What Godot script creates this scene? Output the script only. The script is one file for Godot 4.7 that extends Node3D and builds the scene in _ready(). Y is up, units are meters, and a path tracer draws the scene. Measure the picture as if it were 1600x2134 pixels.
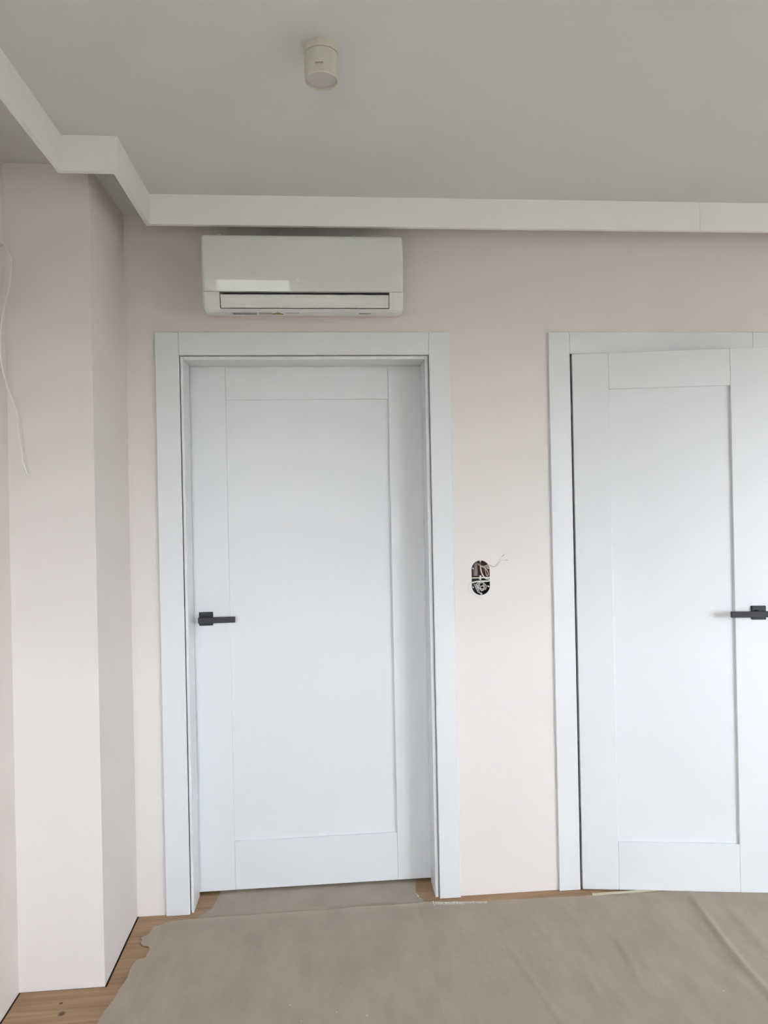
extends Node3D
# A room corner under renovation: two white panel doors, a wall air conditioner, a cornice board, paper on the floor.
# Units are metres. The face of the door casings lies in the plane z = 0; the room extends towards +z.

const CEIL := 2.533          # ceiling height
const WALL := -0.012         # plane of the painted back wall
const PIER_X := -0.104       # side face of the pier in the corner
const PIER_Z := 0.373        # front face of the pier
const LEFT_X := -0.359       # left wall
const RIGHT_X := 5.6
const FRONT_Z := 3.8         # window wall behind the camera

var taken := {}
var mats := {}

# ---------------------------------------------------------------- helpers
func mat(c: Color, rough := 0.6, metal := 0.0, spec := 0.5) -> StandardMaterial3D:
	var m := StandardMaterial3D.new()
	m.albedo_color = c
	m.roughness = rough
	m.metallic = metal
	m.metallic_specular = spec
	return m

func numbered(called: String) -> String:
	if not taken.has(called):
		taken[called] = 0
		return called
	taken[called] += 1
	return "%s_%03d" % [called, taken[called]]

func begin() -> SurfaceTool:
	var st := SurfaceTool.new()
	st.begin(Mesh.PRIMITIVE_TRIANGLES)
	return st

# one triangle whose front looks along out (front faces run clockwise)
func tri(st: SurfaceTool, a: Vector3, b: Vector3, c: Vector3, out: Vector3) -> void:
	var n := (b - a).cross(c - a)
	if n.length_squared() < 1e-18:
		return
	var p := [a, b, c]
	if n.dot(out) > 0.0:
		p = [a, c, b]
	else:
		n = -n
	n = n.normalized()
	for v in p:
		st.set_normal(n)
		var q: Vector3 = v
		if absf(n.y) > 0.7:
			st.set_uv(Vector2(q.x, q.z))
		elif absf(n.x) > 0.7:
			st.set_uv(Vector2(q.z, -q.y))
		else:
			st.set_uv(Vector2(q.x, -q.y))
		st.add_vertex(q)

func quad(st: SurfaceTool, a: Vector3, b: Vector3, c: Vector3, d: Vector3, out: Vector3) -> void:
	tri(st, a, b, c, out)
	tri(st, a, c, d, out)

# a box from corner lo to corner hi with chamfered edges
func bx(st: SurfaceTool, lo: Vector3, hi: Vector3, bev := 0.001) -> void:
	var c := (lo + hi) * 0.5
	var h := (hi - lo) * 0.5
	var e := minf(bev, minf(h.x, minf(h.y, h.z)) * 0.9)
	for axis in 3:
		for s in [-1.0, 1.0]:
			var u := (axis + 1) % 3
			var w := (axis + 2) % 3
			var n := Vector3.ZERO
			n[axis] = s
			var pts := []
			for k in [[-1, -1], [1, -1], [1, 1], [-1, 1]]:
				var p := Vector3.ZERO
				p[axis] = s * h[axis]
				p[u] = k[0] * (h[u] - e)
				p[w] = k[1] * (h[w] - e)
				pts.append(c + p)
			quad(st, pts[0], pts[1], pts[2], pts[3], n)
	if e <= 0.0:
		return
	for axis in 3:
		var u := (axis + 1) % 3
		var w := (axis + 2) % 3
		for su in [-1.0, 1.0]:
			for sw in [-1.0, 1.0]:
				var n := Vector3.ZERO
				n[u] = su
				n[w] = sw
				var p := []
				for k in [[-1.0, 0], [1.0, 0], [1.0, 1], [-1.0, 1]]:
					var v := Vector3.ZERO
					v[axis] = k[0] * (h[axis] - e)
					v[u] = su * (h[u] - (e if k[1] == 1 else 0.0))
					v[w] = sw * (h[w] - (0.0 if k[1] == 1 else e))
					p.append(c + v)
				quad(st, p[0], p[1], p[2], p[3], n)
	for sx in [-1.0, 1.0]:
		for sy in [-1.0, 1.0]:
			for sz in [-1.0, 1.0]:
				var s := Vector3(sx, sy, sz)
				tri(st, c + s * Vector3(h.x, h.y - e, h.z - e), c + s * Vector3(h.x - e, h.y, h.z - e), c + s * Vector3(h.x - e, h.y - e, h.z), s)

# a right prism: outline in plan (x, z), from y0 up to y1
func prism(st: SurfaceTool, outline: PackedVector2Array, y0: float, y1: float) -> void:
	var mid := Vector2.ZERO
	for p in outline:
		mid += p
	mid /= outline.size()
	var ix := Geometry2D.triangulate_polygon(outline)
	for k in range(0, ix.size(), 3):
		var a := outline[ix[k]]
		var b := outline[ix[k + 1]]
		var c := outline[ix[k + 2]]
		tri(st, Vector3(a.x, y1, a.y), Vector3(b.x, y1, b.y), Vector3(c.x, y1, c.y), Vector3.UP)
		tri(st, Vector3(a.x, y0, a.y), Vector3(b.x, y0, b.y), Vector3(c.x, y0, c.y), Vector3.DOWN)
	var turn := 1.0 if Geometry2D.is_polygon_clockwise(outline) else -1.0
	for k in outline.size():
		var a := outline[k]
		var b := outline[(k + 1) % outline.size()]
		var d := (b - a)
		var n := Vector3(d.y, 0, -d.x) * -turn
		quad(st, Vector3(a.x, y0, a.y), Vector3(b.x, y0, b.y), Vector3(b.x, y1, b.y), Vector3(a.x, y1, a.y), n)

# surface of revolution about the y axis through c; profile of (radius, y)
func lathe(st: SurfaceTool, c: Vector3, prof: Array, n := 48, skip := [-1, 0, 0]) -> void:
	for i in prof.size() - 1:
		var p: Vector2 = prof[i]
		var q: Vector2 = prof[i + 1]
		var d := q - p
		var nr := Vector2(-d.y, d.x).normalized()
		for k in n:
			if i == skip[0] and k >= skip[1] and k < skip[2]:
				continue
			var vs := []
			for t in [[p, k], [p, k + 1], [q, k + 1], [q, k]]:
				var a: float = TAU * t[1] / n
				var r: Vector2 = t[0]
				vs.append([c + Vector3(cos(a) * r.x, r.y, sin(a) * r.x), Vector3(cos(a) * nr.x, nr.y, sin(a) * nr.x)])
			for o in [[0, 1, 2], [0, 2, 3]]:
				var A: Vector3 = vs[o[0]][0]
				var B: Vector3 = vs[o[1]][0]
				var C: Vector3 = vs[o[2]][0]
				var g := (B - A).cross(C - A)
				if g.length_squared() < 1e-20:
					continue
				var ord: Array = o
				if g.dot(vs[o[0]][1]) > 0:
					ord = [o[0], o[2], o[1]]
				for w in ord:
					st.set_normal(vs[w][1])
					st.set_uv(Vector2(vs[w][0].x, vs[w][0].y))
					st.add_vertex(vs[w][0])

# round tube along a smoothed path
func tube(st: SurfaceTool, pts: Array, r: float, sides := 8, sub := 5) -> void:
	var path := []
	for i in pts.size() - 1:
		var p0: Vector3 = pts[maxi(i - 1, 0)]
		var p1: Vector3 = pts[i]
		var p2: Vector3 = pts[i + 1]
		var p3: Vector3 = pts[mini(i + 2, pts.size() - 1)]
		for k in sub:
			path.append(p1.cubic_interpolate(p2, p0, p3, float(k) / sub))
	path.append(pts[-1])
	var up := Vector3(0.31, 0.2, 0.9).normalized()
	var rings := []
	for i in path.size():
		var t: Vector3 = (path[mini(i + 1, path.size() - 1)] - path[maxi(i - 1, 0)]).normalized()
		up = (up - t * up.dot(t)).normalized()
		var side := t.cross(up)
		var ring := []
		for k in sides:
			var a := TAU * k / sides
			ring.append([path[i] + (up * cos(a) + side * sin(a)) * r, up * cos(a) + side * sin(a)])
		rings.append(ring)
	for i in rings.size() - 1:
		for k in sides:
			var q := [rings[i][k], rings[i][(k + 1) % sides], rings[i + 1][(k + 1) % sides], rings[i + 1][k]]
			for o in [[0, 1, 2], [0, 2, 3]]:
				var ord: Array = o
				var g: Vector3 = (q[o[1]][0] - q[o[0]][0]).cross(q[o[2]][0] - q[o[0]][0])
				if g.dot(q[o[0]][1]) > 0:
					ord = [o[0], o[2], o[1]]
				for w in ord:
					st.set_normal(q[w][1])
					st.set_uv(Vector2(q[w][0].x, -q[w][0].y))
					st.add_vertex(q[w][0])
	for e in [0, rings.size() - 1]:
		var dir: Vector3 = path[0] - path[1] if e == 0 else path[-1] - path[-2]
		for k in sides:
			tri(st, path[e], rings[e][k][0], rings[e][(k + 1) % sides][0], dir)

func build(called: String, st: SurfaceTool, m: Material, parent: Node = self) -> MeshInstance3D:
	var o := MeshInstance3D.new()
	o.name = numbered(called) if parent == self else called
	o.mesh = st.commit()
	o.material_override = m
	o.cast_shadow = GeometryInstance3D.SHADOW_CASTING_SETTING_ON
	parent.add_child(o, true)
	return o

func base(called: String, at := Vector3.ZERO) -> Node3D:
	var o := Node3D.new()
	o.name = numbered(called)
	add_child(o)
	o.position = at
	return o

func group_node(called: String, parent: Node) -> Node3D:
	var o := Node3D.new()
	o.name = called
	parent.add_child(o, true)
	return o

func tag(o: Node, label: String, category: String, kind := "", group := "") -> void:
	o.set_meta("label", label)
	o.set_meta("category", category)
	if kind: o.set_meta("kind", kind)
	if group: o.set_meta("group", group)

func part_box(called: String, lo: Vector3, hi: Vector3, m: Material, parent: Node, bev := 0.001) -> MeshInstance3D:
	var st := begin()
	bx(st, lo, hi, bev)
	return build(called, st, m, parent)

func csg_box(op: int, lo: Vector3, hi: Vector3, parent: Node) -> CSGBox3D:
	var b := CSGBox3D.new()
	b.size = hi - lo
	b.position = (lo + hi) * 0.5
	b.operation = op
	parent.add_child(b)
	return b

# ---------------------------------------------------------------- textures
func noise(seed_: int, freq: float, oct := 4) -> FastNoiseLite:
	var n := FastNoiseLite.new()
	n.seed = seed_
	n.frequency = freq
	n.fractal_octaves = oct
	n.noise_type = FastNoiseLite.TYPE_SIMPLEX_SMOOTH
	return n

# oak board, 1.2 m by one board width; knots given as (u, v, radius in v units)
func wood_texture(seed_: int, tone: float, knots: Array) -> ImageTexture:
	var w := 768
	var h := 192
	var im := Image.create(w, h, true, Image.FORMAT_RGB8)
	var warp := noise(seed_, 0.004, 3)
	var fine := noise(seed_ + 7, 0.02, 3)
	var blotch := noise(seed_ + 13, 0.006, 2)
	var dark := Color(0.525, 0.405, 0.290)
	var light := Color(0.715, 0.588, 0.450)
	for y in h:
		for x in w:
			var v := float(y)
			var kn := 0.0
			for k in knots:
				var dx: float = (x - k[0] * w) * 1.75
				var dy: float = y - k[1] * h
				var d: float = sqrt(dx * dx * 0.08 + dy * dy) / (k[2] * h)
				v += signf(dy) * 16.0 * exp(-d * 0.35)
				kn = maxf(kn, 1.0 - smoothstep(0.5, 1.25, sqrt(dx * dx + dy * dy) / (k[2] * h) + 0.25 * fine.get_noise_2d(x * 3.0, y * 3.0)))
			var g := 0.5 + 0.5 * sin((v * 0.16 + 5.0 * warp.get_noise_2d(x * 0.5, v * 2.2)) * 1.3)
			var f := fine.get_noise_2d(x * 0.18, y * 5.0)
			var t := clampf(0.54 + tone + 0.16 * (g - 0.5) + 0.26 * f + 0.35 * blotch.get_noise_2d(x * 0.5, y * 1.6), 0.0, 1.0)
			var c := dark.lerp(light, t)
			c = c.lerp(Color(0.27, 0.17, 0.12), kn * 0.85)
			im.set_pixel(x, y, c)
	im.generate_mipmaps()
	return ImageTexture.create_from_image(im)

func paper_texture() -> ImageTexture:
	var s := 512
	var im := Image.create(s, s, true, Image.FORMAT_RGB8)
	var a := noise(5, 0.012, 4)
	var b := noise(6, 0.09, 3)
	a.domain_warp_enabled = true
	var c0 := Color(0.690, 0.643, 0.582)
	for y in s:
		for x in s:
			var t := 0.026 * a.get_noise_2d(x, y * 0.6) + 0.010 * b.get_noise_2d(x * 0.5, y * 0.12) + 0.008 * b.get_noise_2d(x * 4.0, y * 4.0)
			im.set_pixel(x, y, Color(c0.r + t, c0.g + t, c0.b + t * 0.9))
	im.generate_mipmaps()
	return ImageTexture.create_from_image(im)

func mottled(c0: Color, c1: Color, c2: Color, seed_: int) -> ImageTexture:
	var s := 128
	var im := Image.create(s, s, true, Image.FORMAT_RGB8)
	var a := noise(seed_, 0.022, 3)
	var b := noise(seed_ + 3, 0.03, 3)
	for y in s:
		for x in s:
			var c := c0.lerp(c1, smoothstep(-0.08, 0.12, a.get_noise_2d(x, y)))
			c = c.lerp(c2, smoothstep(0.1, 0.25, b.get_noise_2d(x, y)))
			im.set_pixel(x, y, c)
	im.generate_mipmaps()
	return ImageTexture.create_from_image(im)

# ---------------------------------------------------------------- scene
func _ready() -> void:
	view_and_light()
	materials()
	shell()
	windows()
	floor_boards()
	cornice()
	door_closed()
	door_ajar()
	air_conditioner()
	ceiling_spot()
	floor_paper()
	switch_box()
	loose_cable()
	litter()

func view_and_light() -> void:
	var cam := Camera3D.new()
	cam.name = "camera"
	cam.fov = 2.0 * rad_to_deg(atan(1067.0 / 1498.37))
	cam.basis = Basis(Vector3.UP, deg_to_rad(-4.653)) * Basis(Vector3(0, 0, 1), deg_to_rad(-1.172))
	cam.position = Vector3(0.6019, 1.4438, 2.6512)
	cam.near = 0.05
	add_child(cam)
	cam.current = true
	# an evenly overcast sky; all of the room's light comes in through the two windows behind the camera
	var sky_mat := ProceduralSkyMaterial.new()
	# overcast: somewhat brighter overhead than at the horizon, rising with the sine of the height
	sky_mat.sky_top_color = Color(0.92, 0.955, 1.0)
	sky_mat.sky_horizon_color = Color(0.79, 0.82, 0.86)
	sky_mat.sky_curve = 0.6
	sky_mat.ground_bottom_color = Color(0.335, 0.34, 0.32)
	sky_mat.ground_horizon_color = Color(0.335, 0.34, 0.32)
	sky_mat.sky_energy_multiplier = 1.0
	sky_mat.ground_energy_multiplier = 1.0
	var sky := Sky.new()
	sky.sky_material = sky_mat
	var env := Environment.new()
	env.background_mode = Environment.BG_SKY
	env.sky = sky
	env.background_energy_multiplier = 12.0
	env.tonemap_mode = Environment.TONE_MAPPER_LINEAR
	env.tonemap_exposure = 3.1
	env.sdfgi_enabled = true
	env.ssao_enabled = true
	env.ssil_enabled = true
	var we := WorldEnvironment.new()
	we.name = "environment"
	we.environment = env
	add_child(we)

func materials() -> void:
	mats.wall = mat(Color8(236, 229, 224), 0.85, 0.0, 0.3)
	mats.ceiling = mat(Color8(222, 222, 219), 0.9, 0.0, 0.25)
	mats.lacquer = mat(Color8(232, 234, 235), 0.38)
	mats.trim = mat(Color8(246, 246, 243), 0.5)
	mats.concrete = mat(Color8(92, 88, 84), 0.95)
	mats.black = mat(Color8(34, 35, 40), 0.42)
	mats.hinge = mat(Color8(120, 120, 118), 0.4, 0.8)
	mats.ac_body = mat(Color8(230, 231, 229), 0.35)
	mats.ac_panel = mat(Color8(226, 228, 226), 0.025)
	mats.ac_panel.clearcoat_enabled = true
	mats.ac_panel.clearcoat = 0.6
	mats.ac_panel.clearcoat_roughness = 0.02
	mats.vane = mat(Color8(190, 190, 188), 0.5)
	mats.spot = mat(Color8(212, 210, 194), 0.45)
	mats.spot_glass = mat(Color8(196, 192, 188), 0.35)
	mats.cable = mat(Color8(240, 237, 231), 0.5)
	mats.wire = mat(Color8(232, 226, 220), 0.5)
	mats.copper = mat(Color8(96, 84, 78), 0.5, 0.4)
	mats.pvc = mat(Color8(240, 241, 242), 0.3)
	mats.glass = mat(Color(0.92, 0.96, 0.97, 0.08), 0.02)
	mats.glass.transparency = BaseMaterial3D.TRANSPARENCY_ALPHA
	mats.paper = mat(Color.WHITE, 0.9, 0.0, 0.2)
	mats.paper.albedo_texture = paper_texture()
	mats.paper.uv1_scale = Vector3(1.1, 1.1, 1)
	mats.tape = mat(Color8(212, 206, 178), 0.7)
	mats.plaster = mat(Color8(235, 231, 224), 0.95)
	mats.grit = mat(Color8(84, 78, 72), 0.9)

func shell() -> void:
	# back wall with two door openings and the round-ended recess for the switch box
	var w := CSGCombiner3D.new()
	w.name = "wall_back"
	tag(w, "pale cream-pink painted wall holding the two white doors", "wall", "structure")
	csg_box(0, Vector3(-0.75, 0.0, -0.212), Vector3(RIGHT_X + 0.2, CEIL, WALL), w)
	csg_box(2, Vector3(0.045, -0.1, -0.4), Vector3(1.035, 2.06, 0.1), w)
	csg_box(2, Vector3(1.495, -0.1, -0.4), Vector3(2.30, 2.06, 0.1), w)
	var hole := CSGPolygon3D.new()
	hole.polygon = stadium(0.0343)
	hole.depth = 0.095
	hole.operation = CSGShape3D.OPERATION_SUBTRACTION
	hole.position = Vector3(1.178, 1.1895, 0.005)
	w.add_child(hole)
	w.material_override = mats.wall
	add_child(w)

	var wl := CSGCombiner3D.new()
	wl.name = "wall_left"
	tag(wl, "cream painted wall at the far left edge with a cable hole", "wall", "structure")
	csg_box(0, Vector3(LEFT_X - 0.25, 0.0, PIER_Z), Vector3(LEFT_X, CEIL, FRONT_Z + 0.25), wl)
	var bore := CSGCylinder3D.new()
	bore.radius = 0.0062
	bore.height = 0.16
	bore.sides = 20
	bore.operation = CSGShape3D.OPERATION_SUBTRACTION
	bore.rotation.z = PI * 0.5
	bore.position = Vector3(LEFT_X - 0.07, 2.2757, 0.392)
	wl.add_child(bore)
	wl.material_override = mats.wall
	add_child(wl)
	var st: SurfaceTool
	st = begin()
	bx(st, Vector3(LEFT_X - 0.25, 0.0, WALL), Vector3(PIER_X, CEIL, PIER_Z), 0.0008)
	tag(build("wall_pier", st, mats.wall), "cream painted square pier standing forward in the left corner", "wall", "structure")
	st = begin()
	bx(st, Vector3(RIGHT_X, 0.0, WALL), Vector3(RIGHT_X + 0.2, CEIL, FRONT_Z + 0.25), 0.0)
	tag(build("wall_right", st, mats.wall), "cream painted side wall right of the ajar door, out of view", "wall", "structure")
	st = begin()
	bx(st, Vector3(LEFT_X - 0.25, CEIL, -1.8), Vector3(RIGHT_X + 0.2, CEIL + 0.2, FRONT_Z + 0.25), 0.0)
	tag(build("ceiling", st, mats.ceiling), "smooth white painted ceiling above the cornice board", "ceiling", "structure")
	# the closed-off hall behind the doors
	st = begin()
	bx(st, Vector3(LEFT_X - 0.25, 0.0, -1.8), Vector3(RIGHT_X + 0.2, CEIL, -1.7), 0.0)
	tag(build("wall_hall", st, mats.wall), "unlit hall wall behind the two doors, out of view", "wall", "structure")
	st = begin()
	bx(st, Vector3(LEFT_X - 0.25, 0.0, -1.7), Vector3(LEFT_X - 0.15, CEIL, -0.212), 0.0)
	tag(build("wall_hall_left", st, mats.wall), "hall end wall behind the closed door, out of view", "wall", "structure")
	st = begin()
	bx(st, Vector3(RIGHT_X + 0.1, 0.0, -1.7), Vector3(RIGHT_X + 0.2, CEIL, -0.212), 0.0)
	tag(build("wall_hall_right", st, mats.wall), "hall end wall beyond the ajar door, out of view", "wall", "structure")

func stadium(r: float) -> PackedVector2Array:
	var p := PackedVector2Array()
	for k in 17:
		var a := PI * k / 16.0
		p.append(Vector2(cos(a) * r, 0.0307 + sin(a) * r))
	for k in 17:
		var a := PI + PI * k / 16.0
		p.append(Vector2(cos(a) * r, -0.0307 + sin(a) * r))
	return p

func windows() -> void:
	var spans := [[-0.31, 0.40, 0.75, 2.20], [3.1, 5.4, 0.85, 2.25]]
	var w := CSGCombiner3D.new()
	w.name = "wall_front"
	tag(w, "cream painted window wall behind the camera", "wall", "structure")
	csg_box(0, Vector3(LEFT_X - 0.25, 0.0, FRONT_Z), Vector3(RIGHT_X + 0.2, CEIL, FRONT_Z + 0.25), w)
	for s in spans:
		csg_box(2, Vector3(s[0], s[2], FRONT_Z - 0.1), Vector3(s[1], s[3], FRONT_Z + 0.4), w)
	w.material_override = mats.wall
	add_child(w)
	for i in spans.size():
		var s: Array = spans[i]
		var o := base("window_%d" % (i + 1))
		tag(o, ["white narrow window behind the camera, seen only mirrored in the air conditioner", "white wide double window on the right of the window wall, out of view"][i], "window", "structure")
		var z0 := FRONT_Z + 0.08
		var z1 := FRONT_Z + 0.15
		var fw := 0.06
		part_box("frame_jamb", Vector3(s[0], s[2], z0), Vector3(s[0] + fw, s[3], z1), mats.pvc, o, 0.004)
		part_box("frame_jamb", Vector3(s[1] - fw, s[2], z0), Vector3(s[1], s[3], z1), mats.pvc, o, 0.004)
		part_box("frame_head", Vector3(s[0] + fw, s[3] - fw, z0), Vector3(s[1] - fw, s[3], z1), mats.pvc, o, 0.004)
		part_box("frame_sill", Vector3(s[0] + fw, s[2], z0), Vector3(s[1] - fw, s[2] + fw, z1), mats.pvc, o, 0.004)
		if i == 1:
			var m: float = (s[0] + s[1]) * 0.5
			part_box("mullion", Vector3(m - 0.06, s[2] + fw, z0), Vector3(m + 0.06, s[3] - fw, z1), mats.pvc, o, 0.004)
			part_box("pane", Vector3(s[0] + fw, s[2] + fw, z0 + 0.03), Vector3(m - 0.06, s[3] - fw, z0 + 0.034), mats.glass, o, 0.0)
			part_box("pane", Vector3(m + 0.06, s[2] + fw, z0 + 0.03), Vector3(s[1] - fw, s[3] - fw, z0 + 0.034), mats.glass, o, 0.0)
		else:
			part_box("pane", Vector3(s[0] + fw, s[2] + fw, z0 + 0.03), Vector3(s[1] - fw, s[3] - fw, z0 + 0.034), mats.glass, o, 0.0)

# oak boards laid parallel to the door wall on a concrete slab; a narrow gap is left along the side walls
func floor_boards() -> void:
	var st := begin()
	bx(st, Vector3(LEFT_X - 0.25, -0.2, -1.8), Vector3(RIGHT_X + 0.2, -0.014, FRONT_Z + 0.25), 0.0)
	var slab := build("floor", st, mats.concrete)
	tag(slab, "oak plank floor showing around the edges of the paper", "floor", "structure")
	var woods := []
	for v in [[21, 0.02, []], [35, 0.10, []], [48, -0.08, []], [64, 0.0, [[0.42, 0.30, 0.035]]]]:
		var m := mat(Color.WHITE, 0.5)
		m.albedo_texture = wood_texture(v[0], v[1], v[2])
		woods.append(m)
	# the board in the near left corner carries two knots
	var knotty := mat(Color.WHITE, 0.5)
	knotty.albedo_texture = wood_texture(81, 0.03, [[0.118, 0.775, 0.052], [0.104, 0.535, 0.028]])
	var rng := RandomNumberGenerator.new()
	rng.seed = 11
	var wdt := 0.195
	var row := 0
	var z := 0.136 - 2 * wdt
	while z < FRONT_Z:
		var z1 := minf(z + wdt, FRONT_Z - 0.004)
		var xa := LEFT_X + 0.005 if z + wdt * 0.4 > PIER_Z else PIER_X + 0.005
		if z1 < 0.14 and z < -0.1:
			xa = 0.05
		if z < 0.0 and z1 < 0.14 and z > -0.1:
			xa = PIER_X + 0.005
		var x := xa
		var first := true
		while x < RIGHT_X - 0.01:
			var len_ := 1.2 if not first else 0.5 + rng.randf() * 0.9
			var is_knot := first and z < 0.4 and z1 > 0.45
			if is_knot: len_ = 1.35
			var x1 := minf(x + len_, RIGHT_X - 0.005)
			if x1 > RIGHT_X - 0.25: x1 = RIGHT_X - 0.005
			plank(slab, x, x1, z, z1, knotty if is_knot else woods[rng.randi() % 4], rng.randf() * 0.6, is_knot)
			x = x1
			first = false
		z += wdt
		row += 1

func plank(slab: Node, x0: float, x1: float, z0: float, z1: float, m: Material, shift: float, keep: bool) -> void:
	var st := begin()
	var lo := Vector3(x0, -0.0139, z0)
	var hi := Vector3(x1, 0.0, z1)
	var parts := [[lo, hi]]
	# boards that run into the pier are notched round it
	if x0 < PIER_X and z0 < PIER_Z:
		parts = [[Vector3(x0, lo.y, PIER_Z + 0.0005), hi], [Vector3(PIER_X + 0.005, lo.y, z0), Vector3(x1, 0, PIER_Z + 0.0005)]]
	for p in parts:
		var a: Vector3 = p[0]
		var b: Vector3 = p[1]
		var g := 0.0004
		a += Vector3(g, 0, g)
		b -= Vector3(g, 0, g)
		var top := [Vector3(a.x, 0, a.z), Vector3(b.x, 0, a.z), Vector3(b.x, 0, b.z), Vector3(a.x, 0, b.z)]
		for o in [[0, 1, 2], [0, 2, 3]]:
			for k in o:
				var v: Vector3 = top[k]
				st.set_normal(Vector3.UP)
				st.set_uv(Vector2((v.x - x0) / 1.35 + (0.0 if keep else shift), (v.z - z0) / 0.195))
				st.add_vertex(v)
		for e in 4:
			var q: Vector3 = top[e]
			var r: Vector3 = top[(e + 1) % 4]
			var n := (q + r) * 0.5 - (a + b) * 0.5
			n.y = 0
			quad(st, q, r, Vector3(r.x, lo.y, r.z), Vector3(q.x, lo.y, q.z), n)
	build("plank", st, m, slab)

# boards hung from the ceiling a hand's breadth in front of the walls, mitred at the corners
func cornice() -> void:
	var t := 0.0154
	var y0 := 2.431
	var gx1 := -0.1233
	var gx := 0.031
	var g := 0.1713
	var zp := PIER_Z + g
	var runs := [
		[[gx1, FRONT_Z - 0.16], [gx1, zp], [gx1 - t, zp - t], [gx1 - t, FRONT_Z - 0.16], "white cornice board along the left wall, cut by the photo's left edge"],
		[[gx1, zp], [gx, zp], [gx - t, zp - t], [gx1 - t, zp - t], "short white cornice board across the front of the pier"],
		[[gx, zp], [gx, g], [gx - t, g - t], [gx - t, zp - t], "short white cornice board running back from the pier towards the air conditioner"],
		[[gx, g], [1.9629, g], [1.9629, g - t], [gx - t, g - t], "long white cornice board above the air conditioner and closed door"],
		[[1.9641, g], [RIGHT_X - 0.002, g], [RIGHT_X - 0.002, g - t], [1.9641, g - t], "white cornice board right of the butt joint above the ajar door"]]
	var n := 1
	for r in runs:
		var poly := PackedVector2Array()
		for k in 4:
			poly.append(Vector2(r[k][0], r[k][1]))
		var st := begin()
		prism(st, poly, y0, CEIL)
		var o := build("trim_%d" % n, st, mats.trim)
		tag(o, r[4], "cornice", "structure")
		n += 1

func casing(o: Node, x0: float, x1: float, i0: float, i1: float, top: float, itop: float) -> void:
	part_box("casing_upright", Vector3(x0, 0.0005, WALL), Vector3(i0, top, 0), mats.lacquer, o, 0.0018)
	part_box("casing_upright", Vector3(i1, 0.0005, WALL), Vector3(x1, top, 0), mats.lacquer, o, 0.0018)
	part_box("casing_head", Vector3(i0 + 0.0005, itop, WALL), Vector3(i1 - 0.0005, top, -0.0003), mats.lacquer, o, 0.0014)

# shaker leaf in its own space: x from 0 to w, front face at z = 0
func leaf(o: Node, w: float, y0: float, y1: float, stile_a: float, stile_b: float, top: float, bottom: float) -> MeshInstance3D:
	var th := 0.04
	var core := part_box("leaf", Vector3(stile_a - 0.01, bottom - 0.01, -th + 0.012), Vector3(w - stile_b + 0.01, top + 0.01, -0.0125), mats.lacquer, o, 0.0)
	part_box("stile", Vector3(0, y0, -th), Vector3(stile_a, y1, 0), mats.lacquer, core, 0.0016)
	part_box("stile", Vector3(w - stile_b, y0, -th), Vector3(w, y1, 0), mats.lacquer, core, 0.0016)
	part_box("rail", Vector3(stile_a + 0.0004, top, -th), Vector3(w - stile_b - 0.0004, y1, -0.0002), mats.lacquer, core, 0.0016)
	part_box("rail", Vector3(stile_a + 0.0004, y0, -th), Vector3(w - stile_b - 0.0004, bottom, -0.0002), mats.lacquer, core, 0.0016)
	return core

# square rose with a flat square lever; dir = +1 lever points to +x
func handle(parent: Node, at: Vector3, dir: float) -> void:
	var h := group_node("handle", parent)
	h.position = at
	h.set_meta("label", "black square lever handle")
	part_box("rose", Vector3(-0.0257, -0.0257, 0), Vector3(0.0257, 0.0257, 0.009), mats.black, h, 0.0015)
	part_box("neck", Vector3(-0.011, -0.011, 0.009), Vector3(0.011, 0.011, 0.043), mats.black, h, 0.001)
	part_box("lever", Vector3(minf(-0.0225 * dir, 0.1145 * dir), -0.0108, 0.042), Vector3(maxf(-0.0225 * dir, 0.1145 * dir), 0.0108, 0.053), mats.black, h, 0.0012)

func door_closed() -> void:
	var o := base("door_1")
	tag(o, "closed white shaker door set deep in its frame, under the air conditioner", "door", "structure")
	casing(o, 0.0, 1.0763, 0.0845, 0.9975, 2.11, 2.0265)
	# lining: front lip a little behind the casing, leaf stands behind it
	part_box("lining", Vector3(0.0866, 0.0005, -0.128), Vector3(0.097, 2.0243, -0.013), mats.lacquer, o, 0.001)
	part_box("lining", Vector3(0.9825, 0.0005, -0.128), Vector3(0.9954, 2.0243, -0.013), mats.lacquer, o, 0.001)
	part_box("lining", Vector3(0.0972, 2.0115, -0.128), Vector3(0.9823, 2.0243, -0.013), mats.lacquer, o, 0.001)
	part_box("lining_core", Vector3(0.05, 0.0005, -0.128), Vector3(0.0866, 2.055, -0.030), mats.lacquer, o, 0.0)
	part_box("lining_core", Vector3(0.9954, 0.0005, -0.128), Vector3(1.03, 2.055, -0.030), mats.lacquer, o, 0.0)
	part_box("lining_core", Vector3(0.0866, 2.0243, -0.128), Vector3(0.9954, 2.055, -0.030), mats.lacquer, o, 0.0)
	var lf := group_node("leaf_hung", o)
	lf.name = "door_leaf"
	lf.position = Vector3(0.0865, 0, -0.134)
	var w := 0.907
	leaf(lf, w, 0.012, 2.03, 0.2305 - 0.0865, 0.0865 + w - 0.8545, 1.884, 0.195)
	handle(lf, Vector3(0.1416 - 0.0865, 1.0515, 0), 1.0)
	# rear part of the lining that carries the leaf
	part_box("lining_rear", Vector3(0.05, 0.0005, -0.212), Vector3(0.083, 2.035, -0.1285), mats.lacquer, o, 0.001)
	part_box("lining_rear", Vector3(0.9965, 0.0005, -0.212), Vector3(1.03, 2.035, -0.1285), mats.lacquer, o, 0.001)
	part_box("lining_rear", Vector3(0.05, 2.0355, -0.212), Vector3(1.03, 2.055, -0.1285), mats.lacquer, o, 0.001)

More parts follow.
